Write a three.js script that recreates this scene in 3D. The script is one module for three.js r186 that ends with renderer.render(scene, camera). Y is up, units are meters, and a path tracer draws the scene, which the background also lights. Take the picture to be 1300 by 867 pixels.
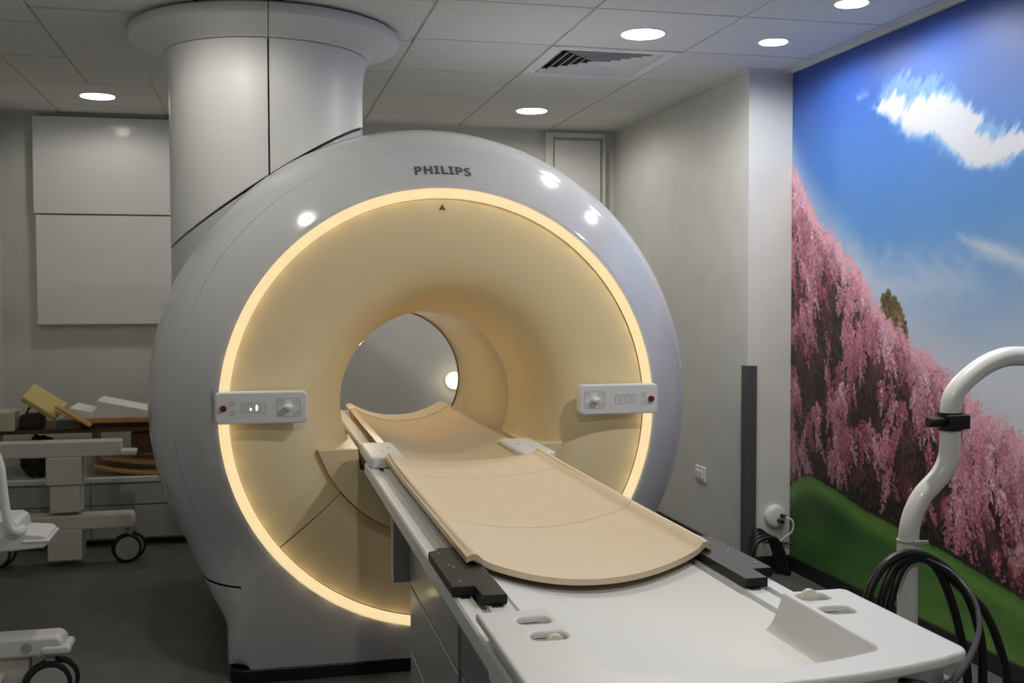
import * as THREE from 'three';
import { RoundedBoxGeometry } from 'three/addons/geometries/RoundedBoxGeometry.js';
import { TextGeometry } from 'three/addons/geometries/TextGeometry.js';
import { FontLoader } from 'three/addons/loaders/FontLoader.js';
import { mergeGeometries, mergeVertices } from 'three/addons/utils/BufferGeometryUtils.js';
import { RectAreaLightUniformsLib } from 'three/addons/lights/RectAreaLightUniformsLib.js';
import { createNoise2D } from 'simplex-noise';

// ------------------------------------------------------------------ camera, light, exposure
const scene = new THREE.Scene();
const RAD = Math.PI / 180;
const camera = new THREE.PerspectiveCamera(2 * Math.atan(433.5 / 1400) / RAD, 1300 / 867, 0.05, 60);
camera.filmGauge = 22.3;
camera.position.set(0, 1.305, 0);
camera.rotation.set(-2.24 * RAD, -13.07 * RAD, -0.13 * RAD, 'YXZ');
camera.focus = 2.5;
camera.userData.fStop = 4.5;
camera.updateProjectionMatrix();
const renderer = new THREE.WebGLRenderer({ antialias: true });
renderer.toneMapping = THREE.LinearToneMapping;
renderer.toneMappingExposure = 1.1;
renderer.shadowMap.enabled = true;
RectAreaLightUniformsLib.init();
scene.background = new THREE.Color(0x000000);
const LAMP = 2.9;           // candela of one full downlight
const RING_GLOW = 0.85;     // brightness of the bore ring

// ------------------------------------------------------------------ helpers (Z below is depth: three's -z)
let seed = 7;
const rnd = () => { seed = (seed * 1664525 + 1013904223) >>> 0; return seed / 4294967296; };
const noise = createNoise2D(rnd);
const V = (x, y, Z) => new THREE.Vector3(x, y, -Z);
const lerp = (a, b, t) => a + (b - a) * t, clamp = (v, a = 0, b = 1) => Math.min(b, Math.max(a, v));
const sstep = (a, b, v) => { const t = clamp((v - a) / (b - a)); return t * t * (3 - 2 * t); };
const used = {};
function numbered(name) { const n = used[name] = (used[name] ?? -1) + 1; return n ? name + '_' + String(n).padStart(3, '0') : name; }
function tag(o, label, category, group) { o.userData = { label, category }; if (group) o.userData.group = group; return o; }
function thing(name, label, category, [x, y, Z] = [0, 0, 0], group) {
  const o = new THREE.Group(); o.name = numbered(name); o.position.copy(V(x, y, Z)); scene.add(o);
  return tag(o, label, category, group);
}
// geometries are made in room coordinates; a part is shifted into its thing's frame
function rootOf(p) { while (p.parent && p.parent !== scene) p = p.parent; return p; }
function part(parent, name, geo, mat, label) {
  const g = Array.isArray(geo) ? merge(geo) : geo;
  const r = rootOf(parent);
  g.translate(-r.position.x, -r.position.y, -r.position.z);
  const m = new THREE.Mesh(g, mat); m.name = name; m.castShadow = m.receiveShadow = true;
  parent.add(m); if (label) m.userData.label = label;
  return m;
}
function struct(name, geo, mat) {
  const m = new THREE.Mesh(Array.isArray(geo) ? merge(geo) : geo, mat); m.name = name; m.userData = { kind: 'structure' };
  m.castShadow = m.receiveShadow = true; scene.add(m); return m;
}
function single(name, geo, mat, label, category, group) {
  const g = Array.isArray(geo) ? merge(geo) : geo; g.computeBoundingBox();
  const c = g.boundingBox.getCenter(new THREE.Vector3()); c.y = g.boundingBox.min.y; g.translate(-c.x, -c.y, -c.z);
  const m = new THREE.Mesh(g, mat); m.name = numbered(name); m.position.copy(c); m.castShadow = m.receiveShadow = true; scene.add(m);
  return tag(m, label, category, group);
}
function merge(list) {
  const l = list.map(g => { const n = g.index ? g.toNonIndexed() : g; for (const k of Object.keys(n.attributes)) if (!['position', 'normal', 'uv'].includes(k)) n.deleteAttribute(k); return n; });
  return mergeGeometries(l);
}
// box from room extents, edges rounded by r
function box(x0, x1, y0, y1, Z0, Z1, r = 0.004, seg = 2) {
  const w = x1 - x0, h = y1 - y0, d = Z1 - Z0;
  const g = r > 0 ? new RoundedBoxGeometry(w, h, d, seg, Math.min(r, w / 2.01, h / 2.01, d / 2.01)) : new THREE.BoxGeometry(w, h, d);
  return g.translate((x0 + x1) / 2, (y0 + y1) / 2, -(Z0 + Z1) / 2);
}
// box with uv in metres on its largest faces
function slab(x0, x1, y0, y1, Z0, Z1) {
  const g = new THREE.BoxGeometry(x1 - x0, y1 - y0, Z1 - Z0).translate((x0 + x1) / 2, (y0 + y1) / 2, -(Z0 + Z1) / 2);
  const p = g.attributes.position, n = g.attributes.normal, u = g.attributes.uv;
  for (let i = 0; i < p.count; i++) {
    const ax = Math.abs(n.getX(i)), ay = Math.abs(n.getY(i));
    if (ay > 0.5) u.setXY(i, p.getX(i), p.getZ(i)); else if (ax > 0.5) u.setXY(i, p.getZ(i), p.getY(i)); else u.setXY(i, p.getX(i), p.getY(i));
  }
  return g;
}
function cyl(r0, r1, hgt, x, y, Z, axis = 'y', seg = 32) {
  const g = new THREE.CylinderGeometry(r1, r0, hgt, seg);
  if (axis === 'x') g.rotateZ(Math.PI / 2); if (axis === 'z') g.rotateX(Math.PI / 2);
  return g.translate(x, y, -Z);
}
function tube(pts, r, seg = 80, rad = 12, tension = 0.5) {
  const c = new THREE.CatmullRomCurve3(pts.map(p => V(...p)), false, 'catmullrom', tension);
  const g = new THREE.TubeGeometry(c, seg, r, rad, false);
  const caps = [0, 1].map(t => { const s = new THREE.SphereGeometry(r, rad, 8); const p = c.getPoint(t); return s.translate(p.x, p.y, p.z); });
  return merge([g, ...caps]);
}
function extr(shape, depth, bevel = 0.003, seg = 2, curve = 12) {
  return new THREE.ExtrudeGeometry(shape, { depth: Math.max(depth - 2 * bevel, 1e-4), bevelEnabled: bevel > 0, bevelThickness: bevel, bevelSize: bevel, bevelOffset: -bevel, bevelSegments: seg, curveSegments: curve }).translate(0, 0, bevel);
}
// shape in (x, Z), pushed up from y0 to y1
function plan(shape, y0, y1, bevel = 0.003, seg = 2) {
  return extr(shape, y1 - y0, bevel, seg).rotateX(-Math.PI / 2).translate(0, y0, 0);
}
// shape in (x, y), pushed from Z0 to Z1
function elev(shape, Z0, Z1, bevel = 0.003, seg = 2) { return extr(shape, Z1 - Z0, bevel, seg).translate(0, 0, -Z1); }
// shape in (Z, y), pushed from x0 to x1
function side(shape, x0, x1, bevel = 0.003, seg = 2) { return extr(shape, x1 - x0, bevel, seg).rotateY(Math.PI / 2).translate(x0, 0, 0); }
function poly(pts) { return new THREE.Shape(pts.map(p => new THREE.Vector2(p[0], p[1]))); }
function rrect(x0, x1, y0, y1, r) {
  const s = new THREE.Shape();
  s.moveTo(x0 + r, y0); s.lineTo(x1 - r, y0); s.absarc(x1 - r, y0 + r, r, -Math.PI / 2, 0); s.lineTo(x1, y1 - r); s.absarc(x1 - r, y1 - r, r, 0, Math.PI / 2);
  s.lineTo(x0 + r, y1); s.absarc(x0 + r, y1 - r, r, Math.PI / 2, Math.PI); s.lineTo(x0, y0 + r); s.absarc(x0 + r, y0 + r, r, Math.PI, Math.PI * 1.5);
  return s;
}
// grid surface from f(i, j) -> Vector3
function grid(nu, nv, f, flip = false, closeU = false) {
  const pos = [], uv = [], idx = [];
  for (let i = 0; i <= nu; i++) for (let j = 0; j <= nv; j++) { const p = f(i / nu, j / nv); pos.push(p.x, p.y, p.z); uv.push(i / nu, j / nv); }
  const w = nv + 1;
  for (let i = 0; i < nu; i++) for (let j = 0; j < nv; j++) {
    const a = i * w + j, b = a + 1, c = a + w, d = c + 1;
    if (flip) idx.push(a, b, c, b, d, c); else idx.push(a, c, b, b, c, d);
  }
  const g = new THREE.BufferGeometry();
  g.setAttribute('position', new THREE.Float32BufferAttribute(pos, 3)); g.setAttribute('uv', new THREE.Float32BufferAttribute(uv, 2)); g.setIndex(idx);
  g.computeVertexNormals();
  if (closeU) {
    const n = g.attributes.normal;
    for (let j = 0; j <= nv; j++) {
      const a = j, b = nu * w + j, v = new THREE.Vector3(n.getX(a) + n.getX(b), n.getY(a) + n.getY(b), n.getZ(a) + n.getZ(b)).normalize();
      n.setXYZ(a, v.x, v.y, v.z); n.setXYZ(b, v.x, v.y, v.z);
    }
  }
  return g;
}
// normals averaged over faces that meet below the crease angle, weighted by area so that flats stay flat
function smooth(g0, deg = 35) {
  const g = g0.index ? g0.toNonIndexed() : g0, p = g.attributes.position, n = p.count, cosA = Math.cos(deg * RAD), map = new Map();
  const fn = new Float32Array(n), a = new THREE.Vector3(), b = new THREE.Vector3(), c = new THREE.Vector3(), F = [];
  for (let i = 0; i < n; i += 3) {
    a.fromBufferAttribute(p, i); b.fromBufferAttribute(p, i + 1); c.fromBufferAttribute(p, i + 2);
    const w = b.clone().sub(a).cross(c.clone().sub(a)), l = w.length(); F.push([w, l > 0 ? w.clone().divideScalar(l) : w.clone()]);
    for (let k = 0; k < 3; k++) { const q = i + k, h = Math.round(p.getX(q) * 2e4) + ',' + Math.round(p.getY(q) * 2e4) + ',' + Math.round(p.getZ(q) * 2e4); let l2 = map.get(h); if (!l2) map.set(h, l2 = []); l2.push(i / 3); fn[q] = 0; (g.userData.h ??= [])[q] = l2; }
  }
  const N = new Float32Array(n * 3), v = new THREE.Vector3();
  for (let q = 0; q < n; q++) {
    const me = F[Math.floor(q / 3)][1]; v.set(0, 0, 0);
    for (const f of g.userData.h[q]) if (F[f][1].dot(me) > cosA) v.add(F[f][0]);
    if (v.lengthSq() < 1e-20) v.copy(me); v.normalize(); N[q * 3] = v.x; N[q * 3 + 1] = v.y; N[q * 3 + 2] = v.z;
  }
  delete g.userData.h; g.setAttribute('normal', new THREE.BufferAttribute(N, 3)); return g;
}

// ------------------------------------------------------------------ textures and materials
function dataTex(n, m, f, srgb = true) {
  const d = new Uint8Array(n * m * 4);
  for (let j = 0; j < m; j++) for (let i = 0; i < n; i++) { const c = f(i, j), k = (j * n + i) * 4; d[k] = clamp(c[0], 0, 255); d[k + 1] = clamp(c[1], 0, 255); d[k + 2] = clamp(c[2], 0, 255); d[k + 3] = 255; }
  const t = new THREE.DataTexture(d, n, m); t.wrapS = t.wrapT = THREE.RepeatWrapping; t.magFilter = THREE.LinearFilter; t.minFilter = THREE.LinearMipmapLinearFilter; t.generateMipmaps = true;
  if (srgb) t.colorSpace = THREE.SRGBColorSpace; t.needsUpdate = true; return t;
}
const mat = (color, roughness = 0.5, more = {}) => new THREE.MeshStandardMaterial({ color, roughness, ...more });
const gloss = (color, roughness, coat = 0.6, more = {}) => new THREE.MeshPhysicalMaterial({ color, roughness, clearcoat: coat, clearcoatRoughness: 0.08, ...more });

const floorTex = dataTex(512, 512, (i, j) => {
  const s = 95 + 7 * noise(i * 0.013, j * 0.013) + 6 * noise(i * 0.31, j * 0.31) + (rnd() - 0.5) * 22;
  return [s, s, s * 0.985];
});
floorTex.repeat.set(1.1, 1.1);
const tileTex = dataTex(256, 256, () => { const s = 220 + (rnd() - 0.5) * 16 - (rnd() > 0.985 ? 26 : 0); return [s, s, s * 0.985]; });
tileTex.repeat.set(2.4, 2.4);
const wallTex = dataTex(256, 256, (i, j) => { const s = 208 + 3 * noise(i * 0.02, j * 0.02) + (rnd() - 0.5) * 5; return [s, s, s * 0.98]; });
wallTex.repeat.set(0.7, 0.7);
const padTex = dataTex(256, 256, (i, j) => { const s = 1 + 0.006 * noise(i * 0.02, j * 0.02) + (rnd() - 0.5) * 0.012; return [230 * s, 209 * s, 178 * s]; });
const woodTex = dataTex(256, 256, (i, j) => { const s = 1 + 0.10 * noise(i * 0.012, j * 0.16) + 0.05 * noise(i * 0.05, j * 0.6); return [196 * s, 146 * s, 88 * s]; });

const M = {
  floor: mat(0xffffff, 0.42, { map: floorTex }),
  tile: mat(0xffffff, 0.9, { map: tileTex }),
  bar: mat(0xc4c4bf, 0.55),
  wall: mat(0xffffff, 0.62, { map: wallTex }),
  wallTrim: mat(0xd6d6d2, 0.5),
  base: mat(0x1c1c1d, 0.5),
  shell: mat(0xbdbec2, 0.13),
  column: mat(0xd4d4d4, 0.42),
  cream: gloss(0xeedbb0, 0.4, 0.2),
  bore: mat(0xd8c8a4, 0.2),
  gap: mat(0x15140f, 0.8),
  plinth: mat(0x0b0c0c, 0.28),
  glow: new THREE.MeshStandardMaterial({ color: 0x4a4234, roughness: 0.6, emissive: new THREE.Color(1.0, 0.77, 0.42), emissiveIntensity: RING_GLOW }),
  white: mat(0xe4e4e4, 0.42),
  offwhite: gloss(0xe2dfcf, 0.4, 0.2),
  panelWhite: gloss(0xe0e0e0, 0.4, 0.25),
  pad: mat(0xffffff, 0.48, { map: padTex }),
  black: mat(0x060607, 0.5),
  rubber: mat(0x141416, 0.55),
  cable: mat(0x0d0d0e, 0.4),
  steel: mat(0xb8b8b8, 0.3, { metalness: 0.9 }),
  bodyGrey: gloss(0x9ea1a4, 0.4, 0.2),
  bodyDark: gloss(0x83868a, 0.45, 0.15),
  guard: mat(0x4c4d50, 0.55),
  trolley: gloss(0xcfcdc2, 0.42, 0.2),
  trolleyWhite: gloss(0xdededc, 0.35, 0.3),
  hub: mat(0xa5a7a6, 0.5),
  lamp: new THREE.MeshStandardMaterial({ color: 0xffffff, emissive: new THREE.Color(1, 0.95, 0.84), emissiveIntensity: 6 }),
  wallLamp: new THREE.MeshStandardMaterial({ color: 0xffffff, emissive: new THREE.Color(1, 0.82, 0.54), emissiveIntensity: 1.05 }),
  red: mat(0x6e1a17, 0.4),
  print: mat(0xa4a5a8, 0.6),
  ink: mat(0x565268, 0.5),
  olive: mat(0x6b5a1e, 0.6),
  led: new THREE.MeshStandardMaterial({ color: 0xffffff, emissive: new THREE.Color(0.8, 0.85, 1), emissiveIntensity: 1.6 }),
  wood: mat(0xffffff, 0.5, { map: woodTex }),
  brown: mat(0x5a3b22, 0.6),
  foamYellow: mat(0xd8c684, 0.85),
  foamWhite: mat(0xe6e6e4, 0.8),
  foamGreen: mat(0x5a6054, 0.85),
  cabinet: mat(0xb9b9b4, 0.5),
  beige: mat(0xc6c2b0, 0.6),
  darkStuff: mat(0x2b2622, 0.7),
};

// ------------------------------------------------------------------ room shell
const H = 2.378, XL = -1.42, XM = 2.492, XC = 2.267, ZC = 4.83, ZF = 6.84, ZB = -1.6;
struct('floor', slab(XL - 0.2, XM + 0.2, -0.12, 0, ZB - 0.2, ZF + 0.2), M.floor);
struct('wall_left', slab(XL - 0.15, XL, 0, 2.7, ZB - 0.15, ZF + 0.15), M.wall);
struct('wall_far', slab(XL, XC + 0.05, 0, 2.7, ZF, ZF + 0.15), M.wall);
struct('wall_right', slab(XM, XM + 0.15, 0, 2.7, ZB - 0.15, ZC + 0.1), M.wall);
struct('wall_column', slab(XC, XM + 0.15, 0, 2.7, ZC, ZF + 0.15), M.wall);
struct('wall_back', slab(XL, XM, 0, 2.7, ZB - 0.15, ZB), M.wall);
struct('trim_1', box(XL, XM + 0.02, 2.69, 2.7, ZB, ZF, 0), M.wallTrim);
const bb = 0.07;
struct('baseboard_right', box(XM - 0.014, XM, 0, bb, ZB, ZC, 0.003), M.base);
struct('baseboard_column', [box(XC, XM - 0.014, 0, bb, ZC - 0.014, ZC, 0.003), box(XC - 0.014, XC, 0, bb, ZC - 0.014, ZF, 0.003)], M.base);
struct('baseboard_far', box(XL, XC - 0.014, 0, bb, ZF - 0.014, ZF, 0.003), M.base);
struct('baseboard_left', box(XL, XL + 0.014, 0, bb, ZB, ZF - 0.014, 0.003), M.base);
struct('baseboard_back', box(XL + 0.014, XM - 0.014, 0, bb, ZB, ZB + 0.014, 0.003), M.base);

// suspended ceiling: a backing slab, T-bars and single tiles with open joints
const ceiling = struct('ceiling', slab(XL - 0.15, XM + 0.15, H + 0.05, H + 0.2, ZB - 0.15, ZF + 0.15), M.gap);
function ceilTile(x0, x1, Z0, Z1, name = 'ceiling_tile', drop = 0) {
  const j = 0.006;
  const g = slab(x0 + j, x1 - j, H - drop, H + 0.02, Z0 + j, Z1 - j);
  const m = new THREE.Mesh(g, M.tile); m.name = name; m.castShadow = m.receiveShadow = true; ceiling.add(m); return m;
}
const zl = []; for (let z = 3.95 - 9 * 0.615; z < ZF - 0.2; z += 0.615) zl.push(z);
const xr = [0.058, 0.648, 1.238, 1.83, 2.42];
function bandsZ(list, a, b) { const r = [a]; for (const z of list) if (z > a + 0.05 && z < b - 0.05) r.push(z); r.push(b); return r; }
const downlights = [
  [1.545, 4.29, 0.083, 'round recessed downlight beside the square ceiling vent', 1],
  [2.128, 4.302, 0.055, 'small round downlight above the white column corner', 0.36],
  [2.129, 3.681, 0.055, 'small round downlight near the mural at the top edge', 0.38],
  [1.551, 6.168, 0.083, 'round recessed downlight on the ceiling behind the scanner', 0.5],
  [-0.802, 6.217, 0.083, 'round recessed downlight at the left above the wall panels', 0.2],
  [1.545, 2.4, 0.083, 'round recessed downlight above the patient table', 1.35],
  [-0.30, 3.72, 0.083, 'round recessed downlight in front of the flared column', 0.56],
  [2.129, 2.4, 0.055, 'small round downlight along the mural wall', 0.55],
  [0.37, 6.2, 0.083, 'round recessed downlight hidden behind the flared column', 0.28],
  [0.35, 0.5, 0.083, 'round recessed downlight above the foot of the table', 1.35],
];
{
  const Zs = bandsZ(zl, ZB, ZF);
  const cell = (x0, x1, a, b) => {
    if (x0 > 1.2 && x0 < 1.3 && a > 4.5 && a < 4.6) return;      // vent
    ceilTile(x0, x1, a, b);
  };
  for (let k = 0; k < Zs.length - 1; k++) {
    const a = Zs[k], b = Zs[k + 1], xmax = b > ZC + 0.4 ? XC : XM;
    const xs = [0.648, 1.238, 1.83].concat(xmax > 2.42 ? [2.42, XM] : [XC]);
    for (let i = 0; i < xs.length - 1; i++) cell(xs[i], xs[i + 1], a, b);
  }
  // left part: other joints, with one long access panel and a narrow infill beside the column
  const zl2 = []; for (let z = 5.88 - 12 * 0.63; z < ZF; z += 0.63) zl2.push(z);
  const Z2 = bandsZ(zl2, ZB, ZF);
  for (let k = 0; k < Z2.length - 1; k++) {
    const a = Z2[k], b = Z2[k + 1];
    const xs = b > 5.95 ? [XL, -1.08, -0.49, 0.1, 0.648] : b > 4.0 ? [XL, -1.08, -0.8] : [XL, -1.08, -0.49, 0.1, 0.648];
    for (let i = 0; i < xs.length - 1; i++) ceilTile(xs[i], xs[i + 1], a, b);
    if (b > 4.0 && b < 5.95) ceilTile(0.1, 0.648, a, b);
  }
  ceilTile(-0.8, -0.2, 4.38, 5.58, 'access_panel', 0.004);
  ceilTile(-0.8, -0.49, 5.58, 5.88); ceilTile(-0.49, 0.1, 5.58, 5.88);
  ceilTile(-0.2, 0.1, 4.0, 5.58); ceilTile(-0.8, -0.2, 3.99, 4.38);
  // bars that close the joints from above, a little recessed
  const bars = [];
  for (const x of [-1.08, -0.49, 0.1, 0.648, 1.238, 1.83, 2.42, -0.8]) bars.push(box(x - 0.012, x + 0.012, H + 0.004, H + 0.03, ZB, ZF, 0));
  for (const z of [...zl, ...zl2, 4.38, 5.58]) bars.push(box(XL, XM, H + 0.004, H + 0.03, z - 0.012, z + 0.012, 0));
  const m = new THREE.Mesh(merge(bars), M.bar); m.name = 'ceiling_bars'; m.userData.kind = 'stuff'; m.receiveShadow = true; ceiling.add(m);
}
// wall angle round the ceiling edge
struct('trim_2', [box(XM - 0.02, XM, H - 0.012, H + 0.01, ZB, ZC, 0.002), box(XC, XM - 0.02, H - 0.012, H + 0.01, ZC - 0.02, ZC, 0.002), box(XC - 0.02, XC, H - 0.012, H + 0.01, ZC - 0.02, ZF, 0.002),
  box(XL, XC - 0.02, H - 0.012, H + 0.01, ZF - 0.02, ZF, 0.002), box(XL, XL + 0.02, H - 0.012, H + 0.01, ZB, ZF - 0.02, 0.002)], M.wallTrim);

for (const [x, Z, r, label, k] of downlights) {
  const t = thing('recessed_downlight', label, 'downlight', [x, H, Z], 'recessed ceiling downlights');
  const ringG = new THREE.LatheGeometry([[r, 0.004], [r + 0.002, -0.002], [r + 0.012, -0.004], [r + 0.016, -0.001], [r + 0.016, 0.004]].map(p => new THREE.Vector2(...p)), 40).translate(x, H, -Z);
  part(t, 'trim_ring', ringG, M.panelWhite);
  part(t, 'diffuser', new THREE.CylinderGeometry(r, r, 0.006, 40).translate(x, H - 0.002, -Z), M.lamp);
  const l = new THREE.SpotLight(new THREE.Color(...(r < 0.07 ? [0.96, 0.975, 1] : [1, 0.965, 0.87])), LAMP * k, 0, 88 * RAD, 0.25, 2);
  l.position.set(0, -0.012, 0); l.target.position.set(0, -2, 0); l.shadow.radius = r * 26; l.castShadow = true; l.shadow.mapSize.set(1024, 1024); l.name = 'downlight_beam';
  t.add(l); t.add(l.target); l.target.name = 'beam_target';
}

// square four-way air vent
{
  const x0 = 1.244, x1 = 1.824, a = 4.571, b = 5.174, cx = (x0 + x1) / 2, cz = (a + b) / 2;
  const t = thing('ceiling_vent', 'square white four-way air vent with dark louvres in the ceiling', 'vent', [cx, H, cz]);
  part(t, 'backing', box(x0 + 0.05, x1 - 0.05, H + 0.032, H + 0.042, a + 0.05, b - 0.05, 0), M.gap);
  part(t, 'frame', [box(x0, x1, H - 0.004, H + 0.016, a, a + 0.055, 0.002), box(x0, x1, H - 0.004, H + 0.016, b - 0.055, b, 0.002), box(x0, x0 + 0.055, H - 0.004, H + 0.016, a + 0.05, b - 0.05, 0.002), box(x1 - 0.055, x1, H - 0.004, H + 0.016, a + 0.05, b - 0.05, 0.002)], M.panelWhite);
  const hx = (x1 - x0) / 2 - 0.055, hz = (b - a) / 2 - 0.055;
  // each quarter has six slats that lean outwards
  for (const [dx, dz] of [[0, -1], [0, 1], [-1, 0], [1, 0]]) for (let k = 1; k <= 6; k++) {
    const f = k / 6.4, across = dz ? hx * f : hz * f, w = 0.026;
    const g = new THREE.BoxGeometry(2 * across, 0.0025, w);
    g.rotateX(-38 * RAD);
    if (dz > 0) g.rotateY(0); else if (dz < 0) g.rotateY(Math.PI); else g.rotateY(dx > 0 ? -Math.PI / 2 : Math.PI / 2);
    const off = dz ? hz * f : hx * f;
    g.translate(cx + dx * off, H + 0.006, -(cz + dz * off));
    part(t, 'slat', g, M.panelWhite);
  }
}
single('ceiling_speaker', [new THREE.LatheGeometry([[0.001, -0.012], [0.08, -0.012], [0.1, -0.008], [0.108, 0], [0.108, 0.003]].map(p => new THREE.Vector2(...p)), 40).translate(2.07, H, -6.18)], M.panelWhite, 'flat round white ceiling disc in the tile by the right corner', 'speaker');

// far wall panels and doorway
{
  const t = thing('wall_panel', 'large white upper wall panel under the ceiling at left', 'panel', [-0.65, 1.795, ZF]);
  part(t, 'board', box(-1.23, -0.05, 1.797, 2.352, ZF - 0.07, ZF, 0.004), M.panelWhite);
  const t2 = thing('wall_panel', 'large white lower wall panel below the dark seam at left', 'panel', [-0.65, 1.16, ZF]);
  part(t2, 'board', box(-1.22, -0.05, 1.16, 1.788, ZF - 0.07, ZF, 0.004), M.panelWhite);
  const d = struct('door_1', box(1.865, 2.17, 0.02, 2.315, ZF - 0.02, ZF, 0.003), M.panelWhite);
  const fr = new THREE.Mesh(merge([box(1.80, 1.852, 0, 2.36, ZF - 0.04, ZF, 0.004), box(2.183, 2.2, 0, 2.36, ZF - 0.04, ZF, 0.004), box(1.852, 2.183, 2.328, 2.36, ZF - 0.04, ZF, 0.004)]), M.wallTrim); fr.name = 'door_frame'; d.add(fr);
}

// ------------------------------------------------------------------ printed mural on the right wall
{
  const W = 2048, Hh = 1340, Zr = 1.2, span = ZC - 0.004 - Zr;
  const pw = (tab, x) => { for (let i = 0; i < tab.length - 1; i++) if (x <= tab[i][0] && x >= tab[i + 1][0]) return lerp(tab[i][1], tab[i + 1][1], (tab[i][0] - x) / (tab[i][0] - tab[i + 1][0])); return x > tab[0][0] ? tab[0][1] : tab[tab.length - 1][1]; };
  const top = [[4.83, 1.93], [4.68, 1.735], [4.5, 1.58], [4.23, 1.41], [4.1, 1.26], [3.876, 1.13], [3.618, 1.01], [3.388, 0.89], [3.18, 0.815], [2.4, 0.66], [1.2, 0.52]];
  const grass = [[4.83, 0.40], [4.72, 0.46], [4.62, 0.482], [4.4, 0.455], [4.15, 0.415], [3.6, 0.362], [3.17, 0.300], [2.4, 0.2], [1.2, 0.1]];
  const hang = [[4.83, 0.44], [4.62, 0.50], [4.45, 0.53], [4.15, 0.50], [3.86, 0.50], [3.6, 0.43], [3.335, 0.385], [3.17, 0.37], [2.4, 0.27], [1.2, 0.16]];
  const fbm = (x, y, o = 4) => { let s = 0, a = 0.5; for (let k = 0; k < o; k++) { s += a * noise(x, y); x *= 2.03; y *= 2.03; a *= 0.5; } return s; };
  const mix = (a, b, t) => [lerp(a[0], b[0], t), lerp(a[1], b[1], t), lerp(a[2], b[2], t)];
  const ramp = (st, v) => { for (let i = 0; i < st.length - 1; i++) if (v >= st[i][0] && v <= st[i + 1][0]) return mix(st[i][1], st[i + 1][1], (v - st[i][0]) / (st[i + 1][0] - st[i][0])); return v < st[0][0] ? st[0][1] : st[st.length - 1][1]; };
  const skyR = [[0.5, [222, 222, 224]], [1.0, [198, 206, 218]], [1.3, [128, 160, 202]], [1.6, [78, 132, 194]], [1.9, [62, 113, 188]], [2.2, [54, 94, 176]], [2.4, [48, 80, 162]]];
  const inPoly = (p, x, y) => { let c = false; for (let i = 0, j = p.length - 1; i < p.length; j = i++) if ((p[i][1] > y) !== (p[j][1] > y) && x < (p[j][0] - p[i][0]) * (y - p[i][1]) / (p[j][1] - p[i][1]) + p[i][0]) c = !c; return c; };
  const dPoly = (p, x, y) => { let d = 9; for (let i = 0, j = p.length - 1; i < p.length; j = i++) { const ax = p[j][0], ay = p[j][1], bx = p[i][0] - ax, by = p[i][1] - ay, t = clamp(((x - ax) * bx + (y - ay) * by) / (bx * bx + by * by)); d = Math.min(d, Math.hypot(x - ax - bx * t, y - ay - by * t)); } return inPoly(p, x, y) ? d : -d; };
  const cloud1 = [[4.145, 2.089], [4.068, 2.105], [4.000, 2.125], [3.933, 2.113], [3.878, 2.072], [3.784, 2.074], [3.660, 2.081], [3.588, 2.039], [3.518, 2.004], [3.450, 1.959], [3.398, 1.929], [3.427, 1.892], [3.354, 1.841], [3.301, 1.866], [3.202, 1.864], [2.9, 1.88], [2.85, 1.80], [3.200, 1.794], [3.258, 1.770], [3.339, 1.753], [3.424, 1.749], [3.513, 1.779], [3.607, 1.847], [3.705, 1.913], [3.886, 1.936], [3.914, 1.980], [4.044, 2.044]];
  const veil = [[4.133, 2.100], [4.013, 2.184], [3.918, 2.190], [3.786, 2.155], [3.661, 2.122], [3.565, 2.075], [3.473, 1.996], [3.407, 1.958], [3.301, 1.887], [3.202, 1.872], [2.9, 1.9], [2.85, 1.78], [3.200, 1.768], [3.339, 1.737], [3.513, 1.773], [3.655, 1.839], [3.730, 1.893], [3.886, 1.921], [3.941, 1.969]];
  const cloud2 = [[3.545, 1.535], [3.40, 1.505], [3.197, 1.45], [2.9, 1.40], [2.9, 1.34], [3.19, 1.39], [3.40, 1.455], [3.52, 1.50]];
  const cloud3 = [[4.255, 2.155], [4.2, 2.165], [4.17, 2.15], [4.24, 2.125]];
  const cloud4 = [[4.3, 1.46], [3.8, 1.44], [3.5, 1.40], [3.42, 1.34], [3.7, 1.27], [4.1, 1.25], [4.4, 1.4]];
  const branches = [[[4.83, 1.40], [4.68, 1.45], [4.60, 1.50], [4.52, 1.60]], [[4.68, 1.45], [4.60, 1.36], [4.55, 1.25]], [[4.83, 1.2], [4.7, 1.1], [4.6, 0.95]], [[4.6, 1.5], [4.62, 1.62]]];
  const dSeg = (x, y) => { let d = 9; for (const b of branches) for (let i = 0; i < b.length - 1; i++) { const [ax, ay] = b[i], bx = b[i + 1][0] - ax, by = b[i + 1][1] - ay, t = clamp(((x - ax) * bx + (y - ay) * by) / (bx * bx + by * by)); d = Math.min(d, Math.hypot(x - ax - bx * t, y - ay - by * t)); } return d; };
  const buf = new Float32Array(W * Hh * 3);
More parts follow.
